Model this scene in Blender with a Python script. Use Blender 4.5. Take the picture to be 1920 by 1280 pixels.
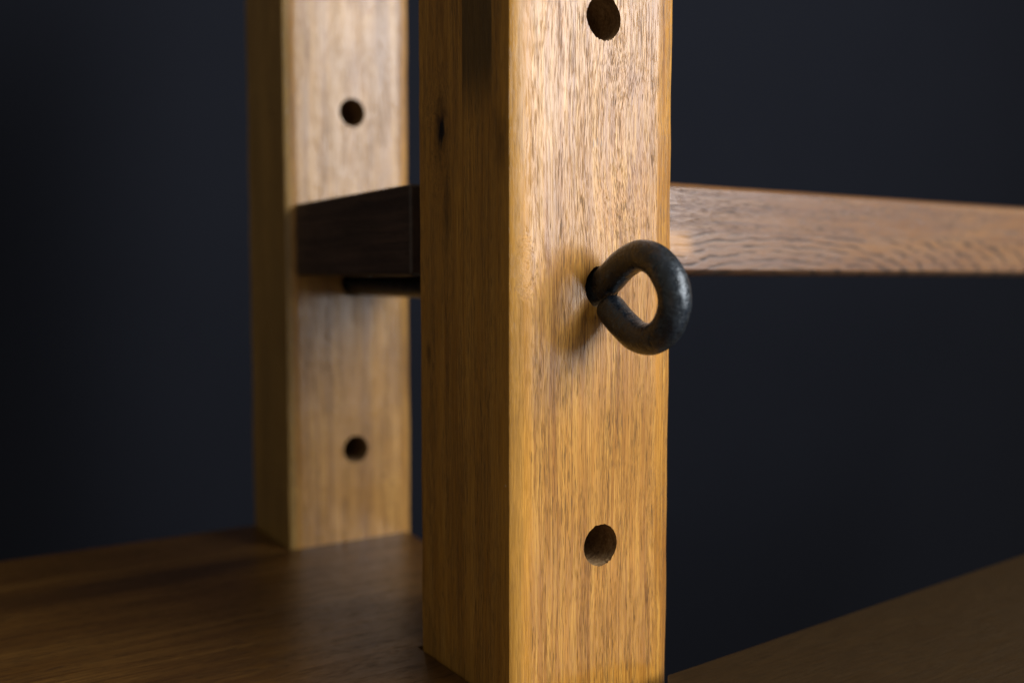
import bpy, bmesh, math, random
from mathutils import Vector, noise
random.seed(7)
R = math.radians
S = 0.19                      # camera height above the board in metres; layout numbers below are multiples of it
scn = bpy.context.scene
for o in list(bpy.data.objects): bpy.data.objects.remove(o)

# ---------------------------------------------------------------- camera
cam_d = bpy.data.cameras.new('camera'); cam = bpy.data.objects.new('camera', cam_d)
scn.collection.objects.link(cam); scn.camera = cam
PITCH, YAW = 3.909, 32.963    # degrees below the horizon, to the right of the depth axis
cam.location = (0, 0, S)
cam.rotation_euler = (R(90 - PITCH), 0, R(-YAW))
cam_d.sensor_width = 36; cam_d.lens = 36 * 1800 / 1920
cam_d.clip_start = 0.01; cam_d.clip_end = 50
cam_d.dof.use_dof = True
cam_d.dof.focus_distance = 2.30 * S
cam_d.dof.aperture_fstop = 3.4
cam_d.dof.aperture_blades = 9

# ---------------------------------------------------------------- world, lamp, exposure
w = bpy.data.worlds.new('World'); scn.world = w; w.use_nodes = True
bg = w.node_tree.nodes['Background']
bg.inputs[0].default_value = (1.0, 0.95, 0.80, 1); bg.inputs[1].default_value = 0.31

AZ0, AZ1, DIST = 14, 51, 1.6            # the window spans these angles from the posts' face normal
Z0, Z1 = -0.01 + S, 1.75 + S
azc = (AZ0 + AZ1) / 2
ld = bpy.data.lights.new('window_light', 'AREA'); ld.shape = 'RECTANGLE'
ld.size = 2 * DIST * math.tan(R((AZ1 - AZ0) / 2)); ld.size_y = Z1 - Z0
ld.color = (0.86, 0.93, 1.0)
ld.energy = 92.0
lo = bpy.data.objects.new('window_light', ld); scn.collection.objects.link(lo)
tgt = Vector((1.45 * S, 1.8 * S, (Z0 + Z1) / 2))
lo.location = tgt + DIST * Vector((math.sin(R(azc)), -math.cos(R(azc)), 0))
lo.rotation_euler = (tgt - lo.location).to_track_quat('-Z', 'Z').to_euler()

scn.render.engine = 'CYCLES'
scn.view_settings.view_transform = 'Standard'; scn.view_settings.look = 'None'
scn.view_settings.exposure = 0; scn.view_settings.gamma = 1

# ---------------------------------------------------------------- node helpers
class NT:
    def __init__(s, name):
        s.m = bpy.data.materials.new(name); s.m.use_nodes = True
        s.t = s.m.node_tree; s.t.nodes.clear()
    def n(s, typ, **kw):
        nd = s.t.nodes.new(typ)
        for k, v in kw.items(): setattr(nd, k, v)
        return nd
    def put(s, sock, v):
        if isinstance(v, bpy.types.NodeSocket): s.t.links.new(v, sock)
        else: sock.default_value = v
    def math(s, op, a, b=None, c=None, clamp=False):
        nd = s.n('ShaderNodeMath', operation=op, use_clamp=clamp)
        s.put(nd.inputs[0], a)
        if b is not None: s.put(nd.inputs[1], b)
        if c is not None: s.put(nd.inputs[2], c)
        return nd.outputs[0]
    def add(s, a, b): return s.math('ADD', a, b)
    def sub(s, a, b): return s.math('SUBTRACT', a, b)
    def mul(s, a, b): return s.math('MULTIPLY', a, b)
    def comb(s, x, y, z):
        nd = s.n('ShaderNodeCombineXYZ')
        for i, v in enumerate((x, y, z)): s.put(nd.inputs[i], v)
        return nd.outputs[0]
    def noise(s, vec, scale=1, detail=2, rough=0.5, dist=0):
        nd = s.n('ShaderNodeTexNoise')
        s.put(nd.inputs['Vector'], vec); nd.inputs['Scale'].default_value = scale
        nd.inputs['Detail'].default_value = detail; nd.inputs['Roughness'].default_value = rough
        nd.inputs['Distortion'].default_value = dist
        return nd.outputs['Fac']
    def rng(s, v, a, b, c=0, d=1, smooth=True):
        nd = s.n('ShaderNodeMapRange', interpolation_type='SMOOTHSTEP' if smooth else 'LINEAR')
        s.put(nd.inputs[0], v)
        for i, q in enumerate((a, b, c, d)): s.put(nd.inputs[i + 1], q)
        return nd.outputs[0]
    def mix(s, f, a, b, mode='MIX'):
        nd = s.n('ShaderNodeMix', data_type='RGBA', blend_type=mode)
        s.put(nd.inputs[0], f)
        for i, v in ((6, a), (7, b)):
            s.put(nd.inputs[i], v if isinstance(v, bpy.types.NodeSocket) else (*v, 1))
        return nd.outputs[2]
    def out(s, **kw):
        bs = s.n('ShaderNodeBsdfPrincipled'); o = s.n('ShaderNodeOutputMaterial')
        for k, v in kw.items():
            k = k.replace('_', ' ')
            if isinstance(v, tuple): v = (*v, 1)
            s.put(bs.inputs[k], v)
        s.t.links.new(bs.outputs[0], o.inputs[0]); return s.m

def wood(name, grain='z', dark=(.27, .100, .013), mid=(.46, .192, .026), light=(.58, .280, .050), pore=(.060, .030, .014),
         pores=1.0, pore_t=.60, rough=.25, off=(0, 0, 0), spots=(), streaks=None, arch=None, laminae=None, blotch=.5,
         spec=.5, bump=.8, dashes=None, fibre_amt=.5, broad=None, patches=()):
    """oiled open-pored hardwood; coordinates in metres, c runs along the grain"""
    N = NT(name)
    tc = N.n('ShaderNodeTexCoord').outputs['Object']
    sp = N.n('ShaderNodeSeparateXYZ'); N.put(sp.inputs[0], tc)
    X, Y, Z = sp.outputs
    a, b, c = (X, Y, Z) if grain == 'z' else (Z, Y, X)
    if grain == 'x_flat': a, b, c = Y, Z, X
    if grain == 'y': a, b, c = Z, X, Y
    # slow wander of the grain
    low = N.noise(N.comb(N.mul(a, 30), N.mul(b, 30), N.mul(c, 9)), 1, 1)
    low2 = N.noise(N.comb(N.add(N.mul(a, 45), 9), N.mul(b, 45), N.mul(c, 22)), 1, 1)
    aw = N.add(a, N.mul(N.sub(low, .5), .0045)); aw = N.add(aw, N.mul(N.sub(low2, .5), .0018))
    bw = N.add(b, N.mul(N.sub(low, .5), .0045))
    if laminae:                      # glued strips: the figure jumps at each joint  (axis socket, list of joint positions)
        ax = {'x': X, 'y': Y, 'z': Z}[laminae[0]]
        k = None
        for q in laminae[1]:
            st = N.math('GREATER_THAN', ax, q); k = st if k is None else N.add(k, st)
        aw = N.add(aw, N.mul(k, .137)); cc = N.add(c, N.mul(k, .311))
        lam = N.noise(N.comb(N.mul(k, 7.31), 3.3, 1.7), 1, 0)
    else: cc = c; lam = None
    for (cx, cy, cz, rx, ry, rz, amt) in (streaks or ()):      # grain bends round a knot
        d = N.math('SQRT', N.add(N.add(N.math('POWER', N.math('ABSOLUTE', N.mul(N.sub(X, cx), 1/rx)), 2.0), N.math('POWER', N.math('ABSOLUTE', N.mul(N.sub(Y, cy), 1/ry)), 2.0)),
                                 N.math('POWER', N.math('ABSOLUTE', N.mul(N.sub(Z, cz), 1/rz)), 2.0)))
        bw = N.add(bw, N.mul(N.rng(d, 0, 1, 1, 0), amt)); aw = N.add(aw, N.mul(N.rng(d, 0, 1, 1, 0), amt))
    V = lambda fa, fc, o=0: N.comb(N.add(N.mul(aw, fa), off[0] + o), N.add(N.mul(bw, fa), off[1] + o), N.add(N.mul(cc, fc), off[2] + o))
    fibre = N.noise(V(3000, 40), 1, 3, .6)
    fibre2 = N.noise(V(900, 11, 4), 1, 2, .55)
    band = N.noise(V(230, 4, 11), 1, 2, .5)
    blo = N.noise(V(34, 10, 21), 1, 2, .5)
    pn = N.noise(V(3700, 120, 33), 1, 1, .4)
    pn2 = N.noise(V(2900, 84, 50), 1, 1, .4)
    ln = N.rng(N.noise(V(3200, 22, 90), 1, 1, .5), .60, .70)
    dens = N.rng(N.noise(V(130, 12, 61), 1, 1), .30, .62, .05, -.045)
    if arch:                         # cathedral figure: stacked arches
        x0, z0, kx, kz, fr, zlim = arch
        ex = N.mul(N.sub(X, x0), kx); ez = N.mul(N.sub(Z, z0), kz)
        wob = N.mul(N.sub(N.noise(N.comb(N.mul(X, 60), 2, N.mul(Z, 120)), 1, 2), .5), .38)
        t = N.add(N.math('SQRT', N.add(N.mul(ex, ex), N.mul(ez, ez))), wob)
        rg = N.math('SINE', N.mul(t, fr))
        amask = N.rng(Z, zlim, zlim - .0004)
        brk = N.rng(N.noise(V(420, 45, 70), 1, 1), .34, .54)
        archm = N.mul(N.mul(N.mul(N.rng(rg, .35, .9), amask), brk), .8)
    P1 = N.rng(N.add(pn, N.mul(dens, -1)), pore_t, pore_t + .075)
    P2 = N.rng(N.add(pn2, N.mul(dens, -1)), pore_t + .045, pore_t + .12)
    P = N.math('MAXIMUM', N.math('MAXIMUM', N.mul(P1, .8), P2), N.mul(ln, .45))
    P = N.mul(P, pores)
    if arch: P = N.math('MAXIMUM', N.mul(P, N.rng(amask, 0, 1, 1, .45)), archm)
    col = N.mix(N.rng(band, .33, .66), dark, mid)
    col = N.mix(N.mul(N.rng(fibre2, .38, .66), .75), col, light)
    col = N.mix(N.mul(N.rng(fibre, .35, .62, 1, 0), fibre_amt), col, tuple(q * .5 for q in dark))
    col = N.mix(N.mul(N.rng(blo, .40, .62, 1, 0), blotch), col, tuple(.75 * q for q in dark), 'MIX')
    wide = N.noise(V(95, 1.6, 130), 1, 2, .5)
    col = N.mix(N.mul(N.rng(wide, .50, .66), .26), col, tuple(.8 * q for q in dark))
    col = N.mix(N.mul(N.rng(wide, .34, .46, 1, 0), .25), col, light)
    if lam is not None:
        col = N.mix(N.rng(lam, .35, .65, .0, .55), col, dark)
        jl = None
        for q in laminae[1]:
            j = N.rng(N.math('ABSOLUTE', N.sub(ax, q)), .0001, .0004, 1, 0); jl = j if jl is None else N.math('MAXIMUM', jl, j)
        col = N.mix(N.mul(jl, .45), col, tuple(q * .3 for q in dark))
    if broad:                        # long dark heartwood streaks
        st = N.rng(N.noise(V(broad[0], broad[1], 80), 1, 2, .5), broad[2], broad[2] + .16)
        col = N.mix(N.mul(st, broad[3]), col, broad[4])
    col = N.mix(P, col, pore)
    rg_ = N.add(N.add(rough, N.mul(fibre, .10)), N.mul(P, .22))
    # stained strips, knots and wood marks, plus patches of painted light and shade
    for sdef in patches:             # box shaped, soft ended: (x0,x1,y0,y1,z0,z1,soft_xy,soft_z,colour,amount)
        x0, x1, y0, y1, z0, z1, sx, sz, cl, am = sdef
        m = None
        for A, lo_, hi_, so in ((X, x0, x1, sx), (Y, y0, y1, sx), (Z, z0, z1, sz)):
            if lo_ is not None:
                A2 = N.add(A, N.mul(N.sub(fibre2, .5), so * 1.6)) if so > .002 else A
                e = N.mul(N.rng(A2, lo_ - so, lo_ + so), N.rng(A2, hi_ - so, hi_ + so, 1, 0)); m = e if m is None else N.mul(m, e)
        col = N.mix(N.mul(m, am), col, N.mix(N.rng(fibre, .3, .7), cl, tuple(1.9 * q for q in cl)))
    for (cx, cy, cz, rx, ry, rz, cl, am, soft) in spots:
        wv = N.mul(N.sub(N.noise(N.comb(N.mul(X, 420), N.mul(Y, 420), N.mul(Z, 160)), 1, 2), .5), 1.1)
        d = N.math('SQRT', N.add(N.add(N.math('POWER', N.math('ABSOLUTE', N.mul(N.sub(X, cx), 1/rx)), 2.0), N.math('POWER', N.math('ABSOLUTE', N.mul(N.sub(Y, cy), 1/ry)), 2.0)),
                                 N.math('POWER', N.math('ABSOLUTE', N.mul(N.sub(Z, cz), 1/rz)), 2.0)))
        m = N.rng(N.add(d, wv), soft, 1.1, 1, 0)
        col = N.mix(N.mul(m, am), col, cl)
    h = N.add(N.mul(P, -1.0), N.mul(fibre, .35))
    h = N.add(h, N.mul(fibre2, .35))
    bn = N.n('ShaderNodeBump'); bn.inputs['Strength'].default_value = .55 * bump; bn.inputs['Distance'].default_value = .00022
    N.put(bn.inputs['Height'], h)
    return N.out(Base_Color=col, Roughness=rg_, Normal=bn.outputs[0], Specular_IOR_Level=N.mul(N.sub(1, N.mul(P, .8)), spec))

# ---------------------------------------------------------------- materials (local coordinates: origin at each part's base corner frame below)
H = S
def h(*v): return tuple(q * S for q in v)
KN = h(0, .33, 1.355)                       # knot on the left flank of the front post (post-local)
M_front = wood('oiled_oak_front', 'z', pores=.8, blotch=.3, spots=[
        (KN[0], KN[1], KN[2] + .002, .02, .0080, .022, (.03, .013, .004), .9, .0),
        (KN[0], KN[1] - .0012, KN[2] + .001, .02, .0042, .0062, (.006, .004, .003), .97, .4),
        (0, .030*S, .52*S, .0010, .0005, .0006, (.6, .55, .45), .8, .6),
        (KN[0], .30*S, 1.16*S, .02, .006, .03, (.05, .022, .006), .55, .0),
        (KN[0], .40*S, .80*S, .02, .003, .008, (.04, .018, .006), .7, .0),
        (KN[0], .05*S, 1.30*S, .02, .008, .02, (.06, .026, .006), .5, .0),
        (.226*S, 0, 1.308*S, .0004, .01, .0022, (.12, .05, .012), .8, .5),
        (.238*S, 0, 1.312*S, .0004, .01, .0026, (.12, .05, .012), .8, .5),
        (.249*S, 0, 1.310*S, .0004, .01, .0022, (.12, .05, .012), .8, .5),
    ],
    streaks=[(KN[0], KN[1], KN[2], .02, .018, .04, .006), (.036*S, 0, 1.02*S, .006, .02, .016, .005), (.30*S, 0, 1.32*S, .03, .02, .05, .003)],
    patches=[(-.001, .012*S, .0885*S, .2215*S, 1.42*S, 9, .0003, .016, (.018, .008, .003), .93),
             (-.001, .050*S, -.002, .05*S, -1, 9, .0016, .0002, (.36, .155, .016), .55),  # lit, sheenless corner edge painted into the colour as a brighter orange band
             (-.001, .03*S, -.01, .52*S, -1, 9, .0015, .0002, (.13, .075, .018), .35)])  # whole left flank, turned from the window: shade painted in as darker olive
M_rear = wood('oiled_oak_rear', 'z', dark=(.21, .088, .018), mid=(.38, .172, .032), light=(.49, .255, .066), off=(31, 7, 5), spec=.45, pores=.55, blotch=.45,
              patches=[(-.001, .02*S, -.01, .52*S, -1, 9, .0015, .0002, (.130, .090, .030), .5)],  # rear post's shaded left flank, painted darker and more olive
              spots=[(.33*S, 0, 1.98*S, .0012, .01, .002, (.2, .06, .015), .8, .2)])
M_hole = wood('raw_end_grain', 'x', dark=(.14, .068, .024), mid=(.28, .15, .055), light=(.42, .26, .12), rough=.75, spec=.25, bump=2.5, pores=.6)
M_rail = wood('oiled_oak_rail', 'x', dark=(.12, .042, .012), mid=(.27, .112, .024), light=(.37, .175, .044), pore=(.018, .011, .009), off=(3, 17, 40), pores=.85, pore_t=.60, spec=1.0,
              arch=(2.28*S - 1.62*S, -.02*S, 14, 72, 22, .125*S), laminae=('z', (.128*S,)), blotch=.35, rough=.27,
              patches=[(-.01, .30*S, -.01, .2, .06*S, .125*S, .006, .003, (.46, .21, .05), .35)],
              spots=[(.42*S, 0, .0, .012, .02, .0045, (.05, .035, .03), .75, .2)])
M_block = wood('dark_stained_oak', 'y', dark=(.030, .017, .013), mid=(.048, .027, .020), light=(.075, .042, .028), pore=(.006, .004, .003), pores=.5, rough=.42,
               fibre_amt=.3, spec=.35)
M_board = wood('dark_oiled_board', 'x_flat', dark=(.080, .031, .006), mid=(.130, .056, .011), light=(.18, .084, .018), pore=(.02, .010, .005), pores=.85, rough=.26,
               laminae=('y', tuple(q * S for q in (1.05, 1.62, 2.26, 2.83, 3.33))), blotch=.5, broad=(17, 2.6, .50, .65, (.030, .012, .004)),
               patches=[(1.50*S, 9, -9, 2.2*S, None, 1, .0002, 9, (.020, .0105, .0030), .93)], off=(5, 2, 9), bump=.6)  # right end darkened in colour to offset the window light there

def metal(name):
    N = NT(name)
    tc = N.n('ShaderNodeTexCoord').outputs['Object']
    n1 = N.noise(tc, 95, 3, .6); n2 = N.noise(tc, 420, 3, .65); n3 = N.noise(tc, 1300, 2, .6)
    col = N.mix(N.rng(n1, .35, .65), (.002, .003, .005), (.006, .010, .016))
    col = N.mix(N.mul(N.mul(N.rng(n2, .57, .70), N.rng(n1, .45, .6)), .5), col, (.075, .095, .105))
    col = N.mix(N.mul(N.rng(n3, .66, .74), .55), col, (.14, .16, .16))
    col = N.mix(N.mul(N.rng(N.noise(tc, 160, 2), .58, .7), .4), col, (.035, .018, .010))
    ro = N.add(.24, N.mul(N.rng(n2, .35, .7), .22))
    bn = N.n('ShaderNodeBump'); bn.inputs['Strength'].default_value = .8; bn.inputs['Distance'].default_value = .0007
    N.put(bn.inputs['Height'], N.add(N.add(N.mul(n1, 1.6), N.mul(n2, .7)), N.mul(n3, .22)))
    return N.out(Base_Color=col, Roughness=ro, Metallic=.0, Specular_IOR_Level=.5, Normal=bn.outputs[0])
M_iron = metal('blackened_iron')

N = NT('dark_navy_paint')
tc = N.n('ShaderNodeTexCoord').outputs['Object']
pn = N.noise(tc, 900, 3, .6); pl = N.noise(tc, 6, 2)
bn = N.n('ShaderNodeBump'); bn.inputs['Strength'].default_value = .3; bn.inputs['Distance'].default_value = .0004
N.put(bn.inputs['Height'], pn)
M_wall = N.out(Base_Color=N.mix(pl, (.0067, .0071, .0100), (.0075, .0080, .0111)), Roughness=.7, Normal=bn.outputs[0], Specular_IOR_Level=.02)

# ---------------------------------------------------------------- mesh helpers
def link(name, me, mat, parent=None, loc=(0, 0, 0)):
    o = bpy.data.objects.new(name, me); scn.collection.objects.link(o)
    for m in (mat if isinstance(mat, (list, tuple)) else [mat]): me.materials.append(m)
    if parent: o.parent = parent
    o.location = loc
    return o
def bake(o):
    """apply the modifiers of o"""
    dg = bpy.context.evaluated_depsgraph_get(); dg.update()
    me = bpy.data.meshes.new_from_object(o.evaluated_get(dg), depsgraph=dg)
    o.modifiers.clear(); old = o.data; o.data = me; bpy.data.meshes.remove(old)
def prism(pts, z0, z1, bev=0, seg=4, cuts=0, wob=0, seed=0, all_edges=False):
    bm = bmesh.new()
    lo_ = [bm.verts.new((x, y, z0)) for x, y in pts]; hi_ = [bm.verts.new((x, y, z1)) for x, y in pts]
    n = len(pts)
    bm.faces.new(lo_[::-1]); bm.faces.new(hi_)
    for i in range(n): bm.faces.new((lo_[i], lo_[(i+1) % n], hi_[(i+1) % n], hi_[i]))
    bmesh.ops.recalc_face_normals(bm, faces=bm.faces)
    if bev:
        es = [e for e in bm.edges if all_edges or abs(e.verts[0].co.z - e.verts[1].co.z) > 1e-6]
        bmesh.ops.bevel(bm, geom=es, offset=bev, segments=seg, profile=.5, affect='EDGES')
    if cuts:
        for i in range(1, cuts):
            z = z0 + (z1 - z0) * i / cuts
            g = bm.verts[:] + bm.edges[:] + bm.faces[:]
            bmesh.ops.bisect_plane(bm, geom=g, plane_co=(0, 0, z), plane_no=(0, 0, 1))
    if wob:
        c = Vector((sum(p[0] for p in pts) / n, sum(p[1] for p in pts) / n, 0))
        for v in bm.verts:
            d = Vector((v.co.x, v.co.y, 0)) - c
            k = noise.noise(Vector((d.x * 30 + seed, d.y * 30, v.co.z * 28))) * wob + noise.noise(Vector((d.x * 30, d.y * 30 + seed, v.co.z * 90))) * wob * .35
            v.co += d.normalized() * k
    return bm
def eased(w_, d_, ax, ay, seg=7):
    """rectangle with eased corners, wider on the faces than on the flanks"""
    pts = []
    for cx, cy, sx, sy in ((0, 0, 1, 1), (w_, 0, -1, 1), (w_, d_, -1, -1), (0, d_, 1, -1)):
        arc = []
        for i in range(seg + 1):
            t = math.pi / 2 * i / seg
            arc.append((cx + sx * ax * (1 - math.cos(t) ** (2 / 1.4)), cy + sy * ay * (1 - math.sin(t) ** (2 / 1.4))))
        if sx * sy < 0: arc = arc[::-1]
        pts += arc
    return pts
def to_mesh(bm, name, smooth=True):
    me = bpy.data.meshes.new(name); bm.to_mesh(me); bm.free()
    for p in me.polygons: p.use_smooth = smooth
    return me
def finish(o, angle=35):
    o.data.set_sharp_from_angle(angle=R(angle))
    md = o.modifiers.new('wn', 'WEIGHTED_NORMAL'); md.keep_sharp = True; md.weight = 80
    bake(o)
def cut(o, cutter, solver='EXACT'):
    md = o.modifiers.new('cut', 'BOOLEAN'); md.operation = 'DIFFERENCE'; md.solver = solver; md.object = cutter
    bake(o); me = cutter.data; bpy.data.objects.remove(cutter); bpy.data.meshes.remove(me)
def drill(x, z, r, y0, y1, seed):
    """slightly ragged round cutter along y"""
    rnd = random.Random(seed); n = 72; bm = bmesh.new(); ra = []
    for i in range(n):
        t = 2 * math.pi * i / n
        j = rnd.uniform(-.008, .010)
        if abs(math.sin(t)) > .75 and rnd.random() < .45: j += rnd.uniform(.015, .06)     # torn fibres at top and bottom
        ra.append(r * (1 + j))
    rings = []
    for k, (y, f) in enumerate(((y0, 1), (.0009, 1.0), (.003, .985), (y1, .985))):
        rings.append([bm.verts.new((x + math.cos(2*math.pi*i/n) * (ra[i] * f if k < 2 else r * f), y, z + math.sin(2*math.pi*i/n) * (ra[i] * f if k < 2 else r * f))) for i in range(n)])
    for A, B in zip(rings, rings[1:]):
        for i in range(n): bm.faces.new((A[i], A[(i+1) % n], B[(i+1) % n], B[i]))
    bm.faces.new(rings[0][::-1]); bm.faces.new(rings[-1])
    bmesh.ops.recalc_face_normals(bm, faces=bm.faces)
    return link('drill', to_mesh(bm, 'drill'), M_hole)
def tube(name, path, radii, mat, parent, loc=(0, 0, 0), n=40, cap_round=True, lump=0, sub=10):
    """tube through the points (Catmull-Rom), rounded ends"""
    P = [Vector(p) for p in path]; pts = []; rr = []
    for i in range(len(P) - 1):
        p0, p1, p2, p3 = P[max(i-1, 0)], P[i], P[i+1], P[min(i+2, len(P)-1)]
        for s_ in range(sub):
            t = s_ / sub
            pts.append(.5 * ((2*p1) + (p2-p0)*t + (2*p0-5*p1+4*p2-p3)*t*t + (3*p1-p0-3*p2+p3)*t**3)); rr.append(radii[i] * (1-t) + radii[i+1] * t)
    pts.append(P[-1]); rr.append(radii[-1])
    bm = bmesh.new(); rings = []
    up = Vector((1, 0, 0))
    T = [(pts[min(i+1, len(pts)-1)] - pts[max(i-1, 0)]).normalized() for i in range(len(pts))]
    prof = [(i, 0.0, 1.0) for i in range(len(pts))]
    if cap_round:
        e = len(pts) - 1; q = .45
        prof += [(e, q*rr[e]*math.sin(a), math.cos(a)*.35 + .65 if a < 1.2 else math.cos(a)) for a in (.3, .6, .9, 1.15)]
        prof += [(e, q*rr[e]*1.0, .45), (e, q*rr[e]*1.03, .2)]
    for i, adv, k in prof:
        t = T[i]; u = (up - t * up.dot(t)).normalized(); v = t.cross(u)
        c = pts[i] + t * adv; ring = []
        for j in range(n):
            a = 2 * math.pi * j / n
            d = u * math.cos(a) + v * math.sin(a)
            rad = rr[i] * k
            if lump: rad *= 1 + lump * noise.noise((c + d * rad) * 55) + lump * .5 * noise.noise((c + d * rad) * 150)
            ring.append(bm.verts.new(c + d * rad))
        rings.append(ring)
    for A, B in zip(rings, rings[1:]):
        for j in range(n): bm.faces.new((A[j], A[(j+1) % n], B[(j+1) % n], B[j]))
    bm.faces.new(rings[0][::-1]); bm.faces.new(rings[-1])
    bmesh.ops.recalc_face_normals(bm, faces=bm.faces)
    return link(name, to_mesh(bm, name), mat, parent, loc)

# ---------------------------------------------------------------- the setting: dark painted wall just behind the frame
bm = bmesh.new()
bmesh.ops.create_cube(bm, size=1)
bmesh.ops.scale(bm, vec=(4.4, .1, 3.2), verts=bm.verts)
wall = link('wall', to_mesh(bm, 'wall', False), M_wall, loc=(1.0, 3.77 * S + .40, .2))
wall['kind'] = 'structure'; wall['label'] = 'plain dark navy painted wall behind the wooden frame'

# ---------------------------------------------------------------- the wooden frame: board, two drilled posts, rail
frame = bpy.data.objects.new('drilled_post_rack', None); scn.collection.objects.link(frame)
frame['label'] = 'oiled hardwood rack of two drilled posts, a side rail and a dark board base'
frame['category'] = 'wooden rack'

bx, by0, by1 = 1.70 * S, 1.785 * S, 3.765 * S
bm = prism([(-3*S, .35*S), (7*S, .35*S), (7*S, 2.03*S), (1.590*S, 1.764*S), (bx, by1), (-3*S, by1)], -.24*S, 0, .006*S*1.5, 3, all_edges=True)
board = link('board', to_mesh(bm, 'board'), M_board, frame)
board['label'] = 'dark brown glossy board under the posts'

def post(name, X0, X1, Y0, Y1, mat, cutgap, seed, radius, hx, hz, sink, front=.0004):
    w_, d_ = X1 - X0, Y1 - Y0
    g = cutgap
    cb = link('slot', to_mesh(prism([(X0 - g, Y0 + front), ((X1 * .951 if front < 0 else X1 - .0004), Y0 + front), (X1 - .0004, Y0 + .0006), (X1 - .0004, Y1 + g), (X0 - g, Y1 + g)], -sink - .01, .02), 'slot'), mat)
    cut(board, cb)
    bm = prism(eased(w_, d_, radius, radius * .25), -sink + .0005, 2.9 * S, 0, 0, 170, .00042, seed)
    o = link(name, to_mesh(bm, name), [mat, M_hole])
    for i, z in enumerate(hz):
        cut(o, drill(hx - X0, z, .0505 * S, -.02, (.46 if abs(z - hz[0]) < 9 else .3) * S + .02, seed * 10 + i))
    for p in o.data.polygons:                      # bore walls show raw grain
        c = p.center
        inb = any((c.x - (hx - X0))**2 + (c.z - z)**2 < (.054 * S)**2 for z in hz) and abs(p.normal.y) < .8
        p.material_index = 1 if inb else 0
        p.use_smooth = True
    finish(o, 40)
    o.parent = frame; o.location = (X0, Y0, 0)
    return o
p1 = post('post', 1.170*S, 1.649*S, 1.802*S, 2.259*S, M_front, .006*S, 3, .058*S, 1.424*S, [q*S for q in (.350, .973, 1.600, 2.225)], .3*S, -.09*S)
p1['label'] = 'warm lit front post holding the iron eye'
p2 = post('post', 1.201*S, 1.690*S, 3.335*S, 3.762*S, M_rear, .004*S, 8, .046*S, 1.460*S, [q*S for q in (.347, .973, 1.600, 2.225)], .08*S)
p2['label'] = 'blurred rear post close to the wall'

bm = prism(eased(.30*S, .265*S, .045*S, .019*S), 0, 6.2*S, 0, 0, 120, .00030, 5)
for v in bm.verts: v.co = Vector((v.co.z, v.co.x, v.co.y))
bmesh.ops.recalc_face_normals(bm, faces=bm.faces)
rail = link('rail', to_mesh(bm, 'rail'), M_rail, frame, (1.620*S, 2.030*S, 1.0*S))
finish(rail, 60)
rail['label'] = 'horizontal rail running right from the front post'
finish(board, 40)

# ---------------------------------------------------------------- dark block lying on the iron pin between the posts
bm = prism([(0, 0), (.44*S, 0), (.44*S, .905*S), (0, .905*S)], 0, .2565*S, .010*S, 3, all_edges=True)
block = link('wooden_block', to_mesh(bm, 'wooden_block'), M_block, None, (1.2325*S, 2.424*S, 1.0005*S))
finish(block, 60)
block['label'] = 'dark stained wood block resting on the pin between the two posts'
block['category'] = 'wood block'

# ---------------------------------------------------------------- iron eye bolt pushed through both posts
bolt = bpy.data.objects.new('eye_bolt', None); scn.collection.objects.link(bolt)
bolt.location = (1.422*S, 1.805*S, .968*S)
bolt['label'] = 'blackened iron eye bolt with a thick round eye, pushed through the front post'
bolt['category'] = 'eye bolt'
RT = .0358 * S
def q(d, z, x=0): return (x * S, -d * S, (z + .032) * S)     # d = distance out of the post's face
tube('shank', [q(-.04, -.032, .0), q(-.5, -.035, .012), q(-1.0, -.036, .024), q(-1.66, -.037, .040)], [RT]*4, M_iron, bolt, lump=.01)
eye_path = [q(-.06, -.033), q(-.008, -.027), q(.040, -.003), q(.088, .028), q(.146, .045), q(.203, .029), q(.245, -.013),
            q(.258, -.062), q(.236, -.112), q(.188, -.140), q(.133, -.136), q(.083, -.110), q(.038, -.076)]
tube('eye', eye_path, [RT, RT*1.02, RT*1.04, RT*1.02, RT, RT*1.02, RT*1.03, RT*1.03, RT*1.03, RT*1.0, RT*1.0, RT*1.0, RT*.98], M_iron, bolt, lump=.05, n=56)
